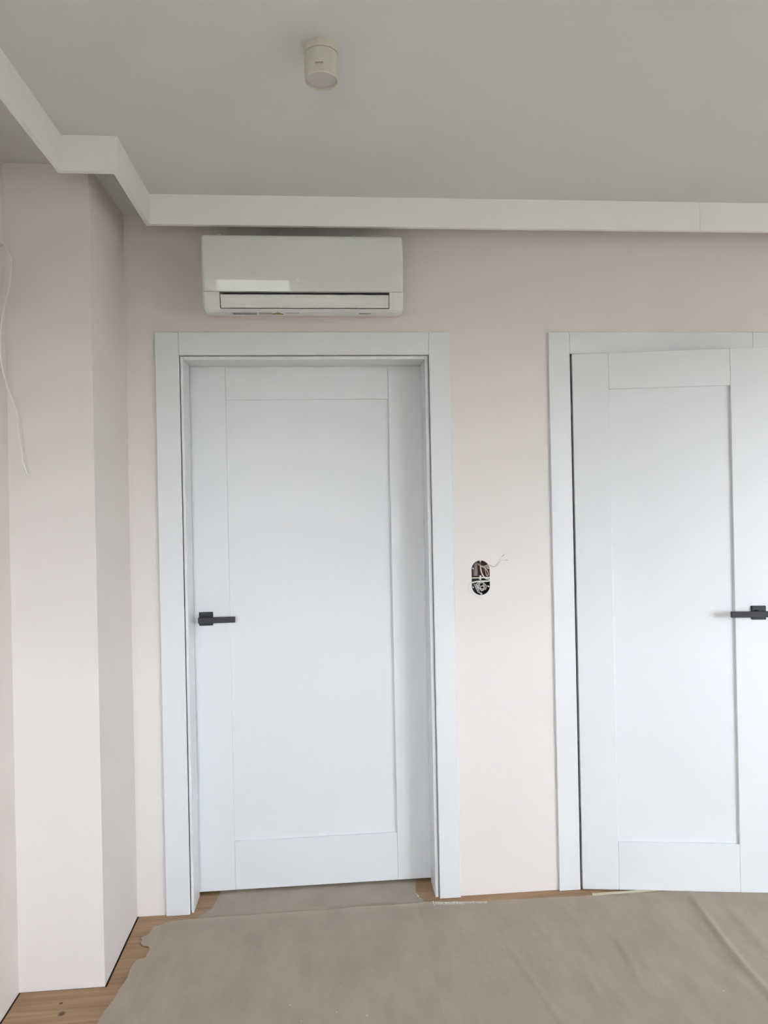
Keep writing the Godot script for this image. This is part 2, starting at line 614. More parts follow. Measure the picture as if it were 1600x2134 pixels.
func door_ajar() -> void:
	var o := base("door_2")
	tag(o, "white shaker door standing slightly ajar at the right edge", "door", "structure")
	casing(o, 1.4525, 2.342, 1.5341, 2.2597, 2.11, 2.0275)
	part_box("lining", Vector3(1.498, 0.0005, -0.21), Vector3(1.5335, 2.03, -0.0125), mats.lacquer, o, 0.001)
	part_box("lining", Vector3(2.2605, 0.0005, -0.21), Vector3(2.297, 2.03, -0.0125), mats.lacquer, o, 0.001)
	part_box("lining", Vector3(1.498, 2.0305, -0.21), Vector3(2.297, 2.057, -0.0125), mats.lacquer, o, 0.001)
	var lf := group_node("door_leaf", o)
	lf.position = Vector3(1.541, 0, 0.003)
	lf.rotation.y = deg_to_rad(-9.25)
	var w := 0.712
	leaf(lf, w, 0.004, 2.0255, 0.1345, w - 0.576, 1.889, 0.183)
	handle(lf, Vector3(0.6575, 1.0435, 0), -1.0)
	for y in [1.795, 0.255]:
		var st := begin()
		lathe(st, Vector3(1.5375, y, -0.006), [Vector2(0, 0.05), Vector2(0.0026, 0.05), Vector2(0.003, 0.0495), Vector2(0.003, 0.0005), Vector2(0.0026, 0), Vector2(0, 0)], 12)
		build("hinge", st, mats.hinge, o)

# loft of a closed (z, y) profile between x0 and x1; the front rounds off by r at an outer end
func loft(st: SurfaceTool, prof: Array, x0: float, x1: float, r0: float, r1: float) -> void:
	var stations := []
	for k in 6:
		if r0 > 0:
			var s := r0 * (1.0 - cos(PI * 0.5 * k / 5.0))
			stations.append([x0 + s, r0 - sqrt(maxf(0.0, r0 * r0 - (r0 - s) * (r0 - s)))])
	if r0 <= 0:
		stations.append([x0, 0.0])
	if r1 <= 0:
		stations.append([x1, 0.0])
	else:
		for k in 6:
			var s := r1 * (1.0 - cos(PI * 0.5 * (5 - k) / 5.0))
			stations.append([x1 - s, r1 - sqrt(maxf(0.0, r1 * r1 - (r1 - s) * (r1 - s)))])
	var n := prof.size()
	var c := Vector2.ZERO
	for p in prof:
		c += p / float(n)
	var grid := []
	for s in stations:
		var ring := []
		for p in prof:
			var q: Vector2 = p
			var k := clampf((q.x - 0.02) / 0.1, 0.0, 1.0)
			q.x -= s[1] * k
			q.y += s[1] * 0.45 * (-1.0 if q.y > c.y else 1.0)
			ring.append(Vector3(s[0], q.y, q.x))
		grid.append(ring)
	# signed area tells which way is out
	var area := 0.0
	for i in n:
		var a: Vector2 = prof[i]
		var b: Vector2 = prof[(i + 1) % n]
		area += a.x * b.y - b.x * a.y
	var sg := signf(area)
	for i in grid.size() - 1:
		for k in n:
			var k2 := (k + 1) % n
			var d: Vector3 = grid[i][k2] - grid[i][k]
			var out := Vector3(0, -d.z, d.y) * sg
			quad(st, grid[i][k], grid[i][k2], grid[i + 1][k2], grid[i + 1][k], out)
	var flat := PackedVector2Array()
	for e in [0, grid.size() - 1]:
		flat.clear()
		for v in grid[e]:
			flat.append(Vector2(v.z, v.y))
		var ix := Geometry2D.triangulate_polygon(flat)
		for k in range(0, ix.size(), 3):
			tri(st, grid[e][ix[k]], grid[e][ix[k + 1]], grid[e][ix[k + 2]], Vector3(-1 if e == 0 else 1, 0, 0))

# smooth version for the glossy front: an open strip of the profile with smooth normals
func gloss_front(st: SurfaceTool, prof: Array, xs: Array) -> void:
	# xs: list of [x, inset, normal x]
	var grid := []
	for s in xs:
		var ring := []
		for i in prof.size():
			var p: Vector2 = prof[i]
			var a: Vector2 = prof[maxi(i - 1, 0)]
			var b: Vector2 = prof[mini(i + 1, prof.size() - 1)]
			var d := (b - a).normalized()
			var nn := Vector3(s[2], d.x * sqrt(1 - s[2] * s[2]), -d.y * sqrt(1 - s[2] * s[2]))
			if nn.z < 0: nn = Vector3(nn.x, -nn.y, -nn.z)
			ring.append([Vector3(s[0], p.y, p.x - s[1]), nn.normalized()])
		grid.append(ring)
	for i in grid.size() - 1:
		for k in prof.size() - 1:
			var q := [grid[i][k], grid[i][k + 1], grid[i + 1][k + 1], grid[i + 1][k]]
			for o in [[0, 1, 2], [0, 2, 3]]:
				var ord: Array = o
				var g: Vector3 = (q[o[1]][0] - q[o[0]][0]).cross(q[o[2]][0] - q[o[0]][0])
				if g.z > 0:
					ord = [o[0], o[2], o[1]]
				for w in ord:
					st.set_normal(q[w][1])
					st.set_uv(Vector2(q[w][0].x, -q[w][0].y))
					st.add_vertex(q[w][0])

func air_conditioner() -> void:
	var o := base("air_conditioner", Vector3(0, 0, 0))
	tag(o, "white glossy split air conditioner mounted above the closed door", "air conditioner")
	var xl := 0.2
	var xr := 0.8875
	var nl := 0.2575
	var nr := 0.8385
	var back := WALL
	var upper := [Vector2(back, 2.17), Vector2(back, 2.394), Vector2(0.150, 2.394), Vector2(0.166, 2.385), Vector2(0.172, 2.36), Vector2(0.173, 2.30), Vector2(0.164, 2.206)]
	var lower := [Vector2(0.146, 2.150), Vector2(0.125, 2.147), Vector2(0.09, 2.148), Vector2(0.05, 2.156)]
	var full := upper.duplicate()
	full.append_array([Vector2(0.170, 2.2045), Vector2(0.167, 2.185), Vector2(0.158, 2.160)])
	full.append_array(lower)
	var cut := upper.duplicate()
	cut.append_array([Vector2(0.158, 2.2064), Vector2(0.150, 2.29), Vector2(0.02, 2.30), Vector2(0.0, 2.19), Vector2(0.03, 2.168), Vector2(0.150, 2.1525)])
	cut.append_array(lower)
	var st := begin()
	loft(st, full, xl, nl, 0.011, 0.0)
	loft(st, cut, nl, nr, 0.0, 0.0)
	loft(st, full, nr, xr, 0.0, 0.011)
	build("body", st, mats.ac_body, o)
	for x in [0.33, 0.385, 0.447, 0.548, 0.612, 0.675, 0.735]:
		part_box("vane", Vector3(x, 2.165, 0.11), Vector3(x + 0.0015, 2.203, 0.152), mats.vane, o, 0.0)
	# glossy front panel: upright, its lower edge rolling back under
	var prof := [Vector2(0.150, 2.4005), Vector2(0.160, 2.4002), Vector2(0.168, 2.398), Vector2(0.1745, 2.394), Vector2(0.1785, 2.387), Vector2(0.1805, 2.378), Vector2(0.182, 2.36), Vector2(0.1828, 2.33)]
	for k in 13:
		var a := deg_to_rad(15.5) * k / 12.0
		prof.append(Vector2(0.183 - 0.36 * (1 - cos(a)), 2.303 - 0.36 * sin(a)))
	var xs := []
	var r := 0.011
	for k in 7:
		var a := PI * 0.5 * k / 6.0
		xs.append([xl + r * (1 - sin(a)), r * (1 - cos(a)), -sin(a) * 0.999])
	xs.reverse()
	var xs2 := []
	for k in 7:
		var a := PI * 0.5 * k / 6.0
		xs2.append([xr - r * (1 - sin(a)), r * (1 - cos(a)), sin(a) * 0.999])
	xs.append_array(xs2)
	st = begin()
	gloss_front(st, prof, xs)
	# edge returns of the panel towards the body
	for i in xs.size() - 1:
		var p: Vector2 = prof[-1]
		quad(st, Vector3(xs[i][0], p.y, p.x - xs[i][1]), Vector3(xs[i + 1][0], p.y, p.x - xs[i + 1][1]), Vector3(xs[i + 1][0], p.y, 0.150), Vector3(xs[i][0], p.y, 0.150), Vector3.DOWN)
	for e in [[xl, -1.0], [xr, 1.0]]:
		for k in prof.size() - 1:
			var p: Vector2 = prof[k]
			var q: Vector2 = prof[k + 1]
			quad(st, Vector3(e[0], p.y, p.x - r), Vector3(e[0], q.y, q.x - r), Vector3(e[0], q.y, 0.135), Vector3(e[0], p.y, 0.135), Vector3(e[1], 0, 0))
	build("front_panel", st, mats.ac_panel, o)
	# louvre flap closing the outlet, a dark gap left above and beside it
	st = begin()
	var fl := [Vector2(0.1670, 2.1960), Vector2(0.1655, 2.186), Vector2(0.1580, 2.1625), Vector2(0.1535, 2.1545), Vector2(0.150, 2.1555), Vector2(0.1540, 2.1635), Vector2(0.1615, 2.187), Vector2(0.1630, 2.1960)]
	loft(st, fl, nl + 0.003, nr - 0.003, 0.0, 0.0)
	build("louvre", st, mats.ac_body, o)
	# fixing lugs peeping over the top edge
	for x in [0.253, 0.7195]:
		st = begin()
		lathe(st, Vector3(x, 2.394, 0.115), [Vector2(0, 0.027), Vector2(0.006, 0.026), Vector2(0.009, 0.022), Vector2(0.0095, 0.0)], 16)
		build("lug", st, mats.ac_body, o)
	# printed marks
	var ink := mat(Color8(120, 118, 115), 0.6)
	var pale := mat(Color8(205, 204, 202), 0.5)
	var yellow := mat(Color8(205, 178, 72), 0.6)
	var dk := mat(Color8(78, 70, 52), 0.6)
	var yb := 2.1466
	st = begin()
	bx(st, Vector3(0.292, yb - 0.0003, 0.096), Vector3(0.378, yb + 0.002, 0.124), 0.0)
	var plate := build("rating_label", st, pale, o)
	var rng := RandomNumberGenerator.new()
	rng.seed = 5
	st = begin()
	for rr in 6:
		var x := 0.296
		while x < 0.372:
			var l := 0.004 + rng.randf() * 0.012
			bx(st, Vector3(x, yb - 0.0006, 0.099 + rr * 0.004), Vector3(minf(x + l, 0.375), yb - 0.0002, 0.1010 + rr * 0.004), 0.0)
			x += l + 0.002
	build("print", st, ink, plate).set_meta("kind", "stuff")
	for l in [[0.385, 0.43, 0.118], [0.385, 0.437, 0.106], [0.476, 0.525, 0.118]]:
		part_box("print_line", Vector3(l[0], yb - 0.0006, l[2]), Vector3(l[1], yb + 0.001, l[2] + 0.0022), ink, o, 0.0)
	st = begin()
	bx(st, Vector3(0.735, yb - 0.0012, 0.110), Vector3(0.776, yb + 0.001, 0.1135), 0.0)
	build("drain_slot", st, ink, o)
	st = begin()
	prism(st, PackedVector2Array([Vector2(0.431, 0.099), Vector2(0.469, 0.099), Vector2(0.450, 0.124)]), yb - 0.0006, yb + 0.001)
	var warn := build("warning_label", st, dk, o)
	warn.set_meta("label", "yellow warning triangle")
	st = begin()
	prism(st, PackedVector2Array([Vector2(0.4355, 0.1005), Vector2(0.4645, 0.1005), Vector2(0.450, 0.1205)]), yb - 0.0009, yb)
	build("triangle", st, yellow, warn)
	st = begin()
	prism(st, PackedVector2Array([Vector2(0.444, 0.103), Vector2(0.456, 0.103), Vector2(0.4505, 0.1115)]), yb - 0.0012, yb)
	build("mark", st, dk, warn)
	# small emblem and lettering low on the panel
	var silver := mat(Color8(250, 250, 248), 0.25, 0.1)
	var lg := group_node("logo", o)
	var zy := 2.2425
	lg.position = Vector3(0.5255, zy, 0.1790)
	lg.rotation.x = deg_to_rad(9.5)
	st = begin()
	var ring := PackedVector2Array()
	for k in 25:
		var a := deg_to_rad(40 + 270.0 * k / 24.0)
		ring.append(Vector2(cos(a) * 0.0066, sin(a) * 0.0058))
	for k in 25:
		var a := deg_to_rad(310 - 270.0 * k / 24.0)
		ring.append(Vector2(0.0006 + cos(a) * 0.0042, sin(a) * 0.0034))
	flat_shape(st, ring)
	flat_shape(st, PackedVector2Array([Vector2(-0.0005, 0.0006), Vector2(0.0062, 0.0006), Vector2(0.0054, -0.0030), Vector2(0.0020, -0.0052), Vector2(-0.0004, -0.0040), Vector2(0.0028, -0.0012)]))
	build("emblem", st, silver, lg)
	var tm := TextMesh.new()
	var font := SystemFont.new()
	font.font_names = PackedStringArray(["Droid Sans"])
	font.font_weight = 700
	tm.font = font
	tm.text = "GREE"
	tm.font_size = 16
	tm.pixel_size = 0.00046
	tm.depth = 0.0004
	var tx := MeshInstance3D.new()
	tx.name = "lettering"
	tx.mesh = tm
	tx.material_override = silver
	tx.position = Vector3(0.0185, -0.0005, 0.0004)
	lg.add_child(tx)

func flat_shape(st: SurfaceTool, poly: PackedVector2Array) -> void:
	var ix := Geometry2D.triangulate_polygon(poly)
	for k in range(0, ix.size(), 3):
		var v := []
		for j in 3:
			v.append(Vector3(poly[ix[k + j]].x, poly[ix[k + j]].y, 0.0004))
		tri(st, v[0], v[1], v[2], Vector3(0, 0, 1))

func ceiling_spot() -> void:
	var o := base("ceiling_spotlight", Vector3(0.6135, CEIL, 0.961))
	tag(o, "small cream cylindrical spotlight fixed to the ceiling, switched off", "ceiling light")
	var h := -0.0775
	var st := begin()
	lathe(st, Vector3.ZERO, [Vector2(0.0402, 0.0), Vector2(0.0402, -0.0164), Vector2(0.0398, -0.0170), Vector2(0.0372, -0.0170)], 64)
	build("mount", st, mats.spot, o)
	# housing with a shadow groove under the mount and a real screw slot in the side facing the room
	st = begin()
	lathe(st, Vector3.ZERO, [Vector2(0.0372, -0.0168), Vector2(0.0372, -0.0184), Vector2(0.0393, -0.0184), Vector2(0.0397, -0.0189), Vector2(0.0397, -0.0545), Vector2(0.0397, -0.0605), Vector2(0.0397, h + 0.001), Vector2(0.0387, h), Vector2(0.0366, h), Vector2(0.0362, h + 0.0006), Vector2(0.0356, h + 0.007), Vector2(0.0330, h + 0.007)], 64, [4, 15, 20])
	var ri := 0.0358
	for k in range(15, 20):
		var a := TAU * k / 64.0
		var b := TAU * (k + 1) / 64.0
		var da := Vector3(cos(a), 0, sin(a))
		var db := Vector3(cos(b), 0, sin(b))
		var yt := Vector3(0, -0.0545, 0)
		var yl := Vector3(0, -0.0605, 0)
		quad(st, da * ri + yt, db * ri + yt, db * ri + yl, da * ri + yl, da)
		quad(st, da * ri + yt, db * ri + yt, db * 0.0397 + yt, da * 0.0397 + yt, Vector3.DOWN)
		quad(st, da * ri + yl, db * ri + yl, db * 0.0397 + yl, da * 0.0397 + yl, Vector3.UP)
		if k == 15:
			quad(st, da * ri + yt, da * 0.0397 + yt, da * 0.0397 + yl, da * ri + yl, db - da)
		if k == 19:
			quad(st, db * ri + yt, db * 0.0397 + yt, db * 0.0397 + yl, db * ri + yl, da - db)
	build("housing", st, mats.spot, o)
	st = begin()
	lathe(st, Vector3.ZERO, [Vector2(0.0352, h + 0.0062), Vector2(0.034, h + 0.0045), Vector2(0.020, h + 0.0038), Vector2(0.0, h + 0.0035)], 64)
	build("diffuser", st, mats.spot_glass, o)

# ---------------------------------------------------------------- floor covering
const EDGE := [Vector2(-0.09, 0.75), Vector2(-0.0733, 0.5382), Vector2(-0.07, 0.4911), Vector2(-0.0613, 0.455), Vector2(-0.0571, 0.4407), Vector2(-0.054, 0.391), Vector2(-0.0458, 0.3581), Vector2(-0.0442, 0.3421), Vector2(-0.0481, 0.2942), Vector2(-0.0422, 0.2529), Vector2(-0.0325, 0.249), Vector2(-0.0149, 0.246), Vector2(-0.0122, 0.2129), Vector2(-0.0102, 0.1947), Vector2(-0.0177, 0.1832), Vector2(-0.0239, 0.1771), Vector2(-0.0366, 0.1703), Vector2(-0.0493, 0.1443), Vector2(-0.0515, 0.1163), Vector2(-0.0565, 0.0958), Vector2(-0.0349, 0.084), Vector2(-0.0321, 0.061), Vector2(0.0009, 0.053)]
const HEAD := [Vector2(-0.06, 0.0958), Vector2(-0.0349, 0.084), Vector2(-0.0321, 0.061), Vector2(0.0009, 0.053), Vector2(0.0324, 0.0448), Vector2(0.0654, 0.0427), Vector2(0.0988, 0.0411), Vector2(0.44, 0.0365), Vector2(0.94, 0.029), Vector2(1.14, 0.040), Vector2(1.56, 0.049), Vector2(1.9, 0.053), Vector2(2.6, 0.056), Vector2(5.3, 0.06)]
var ripple: FastNoiseLite
var crinkle: FastNoiseLite

func edge_x(z: float) -> float:
	for i in EDGE.size() - 1:
		if z <= EDGE[i].y and z >= EDGE[i + 1].y:
			return lerpf(EDGE[i + 1].x, EDGE[i].x, (z - EDGE[i + 1].y) / (EDGE[i].y - EDGE[i + 1].y))
	return EDGE[0].x if z > EDGE[0].y else EDGE[-1].x

func head_z(x: float) -> float:
	for i in HEAD.size() - 1:
		if x >= HEAD[i].x and x <= HEAD[i + 1].x:
			return lerpf(HEAD[i].y, HEAD[i + 1].y, (x - HEAD[i].x) / (HEAD[i + 1].x - HEAD[i].x))
	return HEAD[-1].y if x > 0 else HEAD[0].y

func paper_y(x: float, z: float) -> float:
	var y := 0.0042
	y += 0.0030 * ripple.get_noise_2d(x * 62.0 - z * 9.0, z * 7.0)
	y += 0.0004 * crinkle.get_noise_2d(x * 40.0, z * 30.0)
	# folds: [x at z = 0, drift per metre, start z, end z, height, half width]
	for f in [[1.915, -0.075, 0.05, 0.95, 0.0062, 0.013], [2.02, -0.05, 0.06, 0.6, 0.0028, 0.02], [1.27, 0.18, 0.05, 0.8, 0.0016, 0.014], [1.555, -0.06, 0.26, 0.62, 0.0022, 0.012], [1.385, -0.02, 0.33, 0.7, 0.0020, 0.010], [1.155, 0.10, 0.30, 0.8, 0.0018, 0.012], [0.98, 0.06, 0.12, 0.35, 0.0016, 0.014], [1.02, 0.10, 0.07, 0.33, 0.0014, 0.012], [0.70, 0.05, 0.30, 0.8, 0.0012, 0.02]]:
		var d: float = (x - f[0] - f[1] * z - 0.006 * sin(z * 9.0 + f[0] * 7.0)) / f[5]
		var t: float = smoothstep(f[2], f[2] + 0.12, z) * (1.0 - smoothstep(f[3] - 0.12, f[3], z))
		y += 1.7 * f[4] * exp(-d * d) * t
	# the edge by the doors lifts a little where it laps over the smaller sheet
	var up := 0.5 + 0.5 * ripple.get_noise_1d(x * 30.0)
	y += 0.0075 * up * exp(-absf(z - head_z(x)) / 0.009) * (1.0 if x > 0.0 and x < 0.97 else 0.25)
	# the bent dimple in the middle
	var c := Vector2(x - 0.56, z - 0.20)
	var ln := absf(c.x + 0.35 * absf(c.y) - 0.01)
	y += 0.0020 * exp(-pow(ln / 0.022, 2.0)) * exp(-pow(c.y / 0.10, 2.0))
	return maxf(y, 0.0022)

func floor_paper() -> void:
	ripple = noise(3, 0.11, 3)
	crinkle = noise(9, 0.08, 3)
	var tear := noise(17, 0.06, 4)
	var cols := []
	var x := 0.0
	while x < 5.22:
		cols.append(x)
		x += 0.004 if x < 0.12 else (0.0075 if x < 2.25 else 0.15)
	var rows := []
	var t := 0.0
	while t < 3.6:
		rows.append(t)
		t += 0.004 if t < 0.30 else (0.0075 if t < 0.8 else 0.15)
	var pos := []
	for r in rows:
		var line := []
		for c in cols:
			var zr: float = 0.053 + r
			var xo := edge_x(zr) + 0.0034 * tear.get_noise_1d(zr * 3000.0)
			var px: float = c + xo * maxf(0.0, 1.0 - c / 0.15)
			var hz := head_z(px) + 0.0024 * tear.get_noise_1d(px * 2000.0 + 900.0)
			var pz: float = zr + (hz - 0.053) * maxf(0.0, 1.0 - r / 0.15)
			line.append(Vector3(px, paper_y(px, pz), pz))
		pos.append(line)
	var st := begin()
	var nr := rows.size()
	var nc := cols.size()
	for j in nr - 1:
		for i in nc - 1:
			for o in [[0, 0, 1, 0, 1, 1], [0, 0, 1, 1, 0, 1]]:
				for k in 3:
					var jj: int = j + o[k * 2 + 1]
					var ii: int = i + o[k * 2]
					var v: Vector3 = pos[jj][ii]
					var du: Vector3 = pos[jj][mini(ii + 1, nc - 1)] - pos[jj][maxi(ii - 1, 0)]
					var dv: Vector3 = pos[mini(jj + 1, nr - 1)][ii] - pos[maxi(jj - 1, 0)][ii]
					st.set_normal(dv.cross(du).normalized())
					st.set_uv(Vector2(v.x, v.z))
					st.add_vertex(v)
	for j in nr - 1:
		var a: Vector3 = pos[j][0]
		var b: Vector3 = pos[j + 1][0]
		quad(st, a, b, Vector3(b.x, 0.0018, b.z), Vector3(a.x, 0.0018, a.z), Vector3(-1, 0, 0))
	for i in nc - 1:
		var a: Vector3 = pos[0][i]
		var b: Vector3 = pos[0][i + 1]
		quad(st, a, b, Vector3(b.x, 0.0018, b.z), Vector3(a.x, 0.0018, a.z), Vector3(0, 0, -1))
	var o := build("floor_paper", st, mats.paper)
	tag(o, "large creased beige paper sheet with torn edge covering the oak floor", "floor paper")
	# smaller sheet reaching through the doorway, tucked under the large one
	st = begin()
	prism(st, PackedVector2Array([Vector2(0.085, 0.10), Vector2(0.0988, 0.0395), Vector2(0.1101, 0.0298), Vector2(0.120, 0.014), Vector2(0.1336, -0.0014), Vector2(0.1413, -0.0068), Vector2(0.150, -0.024), Vector2(0.159, -0.0365), Vector2(0.1634, -0.0653), Vector2(0.1668, -0.1016), Vector2(0.1724, -0.1248), Vector2(0.1683, -0.1531), Vector2(0.17, -0.19), Vector2(0.926, -0.19), Vector2(0.9264, -0.1626), Vector2(0.9151, -0.0736), Vector2(0.9149, -0.0288), Vector2(0.9314, -0.0033), Vector2(0.9424, 0.0211), Vector2(0.97, 0.10)]), 0.0003, 0.0017)
	o = build("floor_paper", st, mats.paper)
	tag(o, "small beige paper sheet lying in the doorway under the closed door", "floor paper")

# ---------------------------------------------------------------- small things
func switch_box() -> void:
	var o := base("switch_box", Vector3(1.178, 1.1895, WALL))
	tag(o, "open double switch box let into the wall between the doors", "switch box")
	var p := stadium(0.0340)
	var brick := mat(Color.WHITE, 0.9)
	brick.albedo_texture = mottled(Color8(176, 74, 38), Color8(128, 106, 94), Color8(104, 82, 70), 4)
	brick.uv1_scale = Vector3(9, 9, 1)
	var dark := mat(Color8(62, 64, 66), 0.6)
	for half in 2:
		var s := 1.0 if half == 0 else -1.0
		var poly := PackedVector2Array()
		for v in p:
			if v.y * s > 0: poly.append(v)
		if half == 0:
			poly.insert(0, Vector2(0.034, 0.003))
			poly.append(Vector2(-0.034, 0.003))
		else:
			poly.insert(0, Vector2(-0.034, -0.003))
			poly.append(Vector2(0.034, -0.003))
		var st := begin()
		var d := -0.054
		for k in poly.size():
			var a := poly[k]
			var b := poly[(k + 1) % poly.size()]
			var mid := (a + b) * 0.5 - Vector2(0, 0.03 * s)
			quad(st, Vector3(a.x, a.y, 0.0006), Vector3(b.x, b.y, 0.0006), Vector3(b.x, b.y, d), Vector3(a.x, a.y, d), Vector3(-mid.x, -mid.y, 0))
		var ix := Geometry2D.triangulate_polygon(poly)
		for k in range(0, ix.size(), 3):
			tri(st, Vector3(poly[ix[k]].x, poly[ix[k]].y, d), Vector3(poly[ix[k + 1]].x, poly[ix[k + 1]].y, d), Vector3(poly[ix[k + 2]].x, poly[ix[k + 2]].y, d), Vector3(0, 0, 1))
		var cup := build("cup", st, brick if half == 0 else dark, o)
		cup.set_meta("label", "brick-red cup with bare masonry" if half == 0 else "dark grey plastic cup")
	var cd := begin()
	lathe(cd, Vector3(-0.013, 0.004, -0.040), [Vector2(0.0, 0.054), Vector2(0.0105, 0.052), Vector2(0.0105, 0.0), Vector2(0.0, 0.0)], 20)
	build("conduit", cd, mat(Color8(168, 158, 158), 0.5), o)
	part_box("divider", Vector3(-0.0338, -0.0022, -0.052), Vector3(0.0338, 0.0022, 0.0008), mats.plaster, o, 0.0006)
	for c in [[-0.0285, 0.035], [0.029, 0.0352], [0.0003, 0.062], [-0.0008, 0.0055], [-0.029, -0.0352], [0.0295, -0.0334], [0.0014, -0.0605], [-0.001, -0.0058]]:
		var st := begin()
		lathe(st, Vector3.ZERO, [Vector2(0, 0.0), Vector2(0.0028, 0.0), Vector2(0.0032, -0.0006), Vector2(0.0032, -0.02), Vector2(0, -0.02)], 14)
		var b := build("screw_post", st, mats.plaster, o)
		b.rotation.x = PI * 0.5
		b.position = Vector3(c[0], c[1], 0.0004)
	var g := "wires hanging out of the switch box"
	var a1 := [Vector3(1.1716, 1.2465, -0.0500), Vector3(1.1691, 1.2425, -0.0300), Vector3(1.1735, 1.2367, -0.0080), Vector3(1.1835, 1.2337, 0.0040), Vector3(1.1908, 1.2350, 0.0120), Vector3(1.2000, 1.2398, 0.0200), Vector3(1.2077, 1.2392, 0.0260), Vector3(1.2170, 1.2349, 0.0320), Vector3(1.2247, 1.2387, 0.0380), Vector3(1.2329, 1.2511, 0.0420), Vector3(1.2397, 1.2636, 0.0450), Vector3(1.2465, 1.2706, 0.0470)]
	var a2 := [Vector3(1.1790, 1.2440, -0.0500), Vector3(1.1775, 1.2395, -0.0300), Vector3(1.1785, 1.2335, -0.0080), Vector3(1.1853, 1.2295, 0.0040), Vector3(1.1945, 1.2310, 0.0120), Vector3(1.2017, 1.2350, 0.0250), Vector3(1.2094, 1.2335, 0.0320), Vector3(1.2206, 1.2325, 0.0380), Vector3(1.2302, 1.2400, 0.0440), Vector3(1.2382, 1.2510, 0.0480), Vector3(1.2460, 1.2575, 0.0500), Vector3(1.2576, 1.2575, 0.0520)]
	var st := begin()
	tube(st, a1, 0.0014)
	var w := build("wire", st, mats.wire)
	tag(w, "thin white wire from the upper box, bare tip pointing up", "wire", "", g)
	st = begin()
	tube(st, [a1[-1], a1[-1] + Vector3(0.006, 0.006, 0.002), a1[-1] + Vector3(0.009, 0.007, 0.003)], 0.0006, 6)
	build("bare_tip", st, mats.copper, w)
	st = begin()
	tube(st, a2, 0.0014)
	w = build("wire", st, mats.wire)
	tag(w, "thin white wire from the upper box, bare tip pointing right", "wire", "", g)
	st = begin()
	tube(st, [a2[-1], a2[-1] + Vector3(0.006, 0.0002, 0.002), a2[-1] + Vector3(0.010, 0.0, 0.003)], 0.0006, 6)
	build("bare_tip", st, mats.copper, w)
	st = begin()
	tube(st, [Vector3(1.1808, 1.2426, -0.0500), Vector3(1.1778, 1.2339, -0.0200), Vector3(1.1856, 1.2293, -0.0060), Vector3(1.1956, 1.2240, -0.0020), Vector3(1.2022, 1.2132, 0.0000), Vector3(1.2043, 1.2022, -0.0020), Vector3(1.2010, 1.1967, -0.0040), Vector3(1.1979, 1.2020, -0.0060), Vector3(1.1972, 1.2125, -0.0100), Vector3(1.1977, 1.2207, -0.0200), Vector3(1.2008, 1.2238, -0.0500)], 0.0013)
	tag(build("wire", st, mats.wire), "thin white wire looped inside the upper box", "wire", "", g)
	var c1 := [Vector3(1.1886, 1.2436, -0.0600), Vector3(1.1818, 1.2313, -0.0300), Vector3(1.1779, 1.2188, -0.0050), Vector3(1.1789, 1.2071, 0.0060), Vector3(1.1841, 1.1952, 0.0140), Vector3(1.1913, 1.1885, 0.0220), Vector3(1.2002, 1.1872, 0.0300), Vector3(1.2024, 1.1842, 0.0360), Vector3(1.1920, 1.1815, 0.0420), Vector3(1.1714, 1.1825, 0.0460), Vector3(1.1490, 1.1817, 0.0500), Vector3(1.1289, 1.1772, 0.0520), Vector3(1.1178, 1.1671, 0.0530), Vector3(1.1193, 1.1547, 0.0530), Vector3(1.1286, 1.1436, 0.0500), Vector3(1.1415, 1.1341, 0.0470), Vector3(1.1565, 1.1226, 0.0430), Vector3(1.1677, 1.1130, 0.0400), Vector3(1.1751, 1.1037, 0.0380)]
	st = begin()
	tube(st, c1, 0.0024)
	w = build("cable", st, mats.cable)
	tag(w, "white sheathed cable looping out of the box to the left", "cable", "", g)
	st = begin()
	tube(st, [c1[-4] + Vector3(0.003, 0.003, 0), Vector3(1.1702, 1.1161, 0.037), Vector3(1.1735, 1.1105, 0.036)], 0.0010, 6)
	build("core", st, mats.wire, w)
	# the rolled-up bundle in the lower cup
	var coil := base("wire_coil")
	tag(coil, "tangled coil of white wires stuffed in the lower box", "wire coil", "", g)
	var rng := RandomNumberGenerator.new()
	rng.seed = 3
	for k in 4:
		var pts := []
		var r0 := 0.0060 + 0.0052 * k
		var a0 := [0.4, 2.2, -0.6, 1.0][k] as float
		var span := [5.6, 5.2, 4.6, 3.6][k] as float
		for i in 12:
			var a: float = a0 + span * i / 11.0
			var r := r0 * (1.0 + 0.08 * rng.randf_range(-1, 1))
			pts.append(Vector3(1.184 + cos(a) * r * 0.95, 1.1525 + sin(a) * r * 1.02, WALL - 0.006 - 0.003 * k + 0.004 * sin(a * 1.5 + k)))
		st = begin()
		tube(st, pts, 0.0017, 8, 4)
		build("turn", st, mats.wire, coil)
	for k in 4:
		var s := Vector3(1.1520 + 0.0038 * k, 1.1665 - 0.0005 * k, WALL - 0.006)
		st = begin()
		tube(st, [s, s + Vector3(0.004 + 0.001 * rng.randf(), -0.008 - 0.004 * rng.randf(), 0.004), s + Vector3(0.010, -0.018 - 0.008 * rng.randf(), -0.006)], 0.0009, 6, 4)
		build("strand", st, mats.wire, coil)

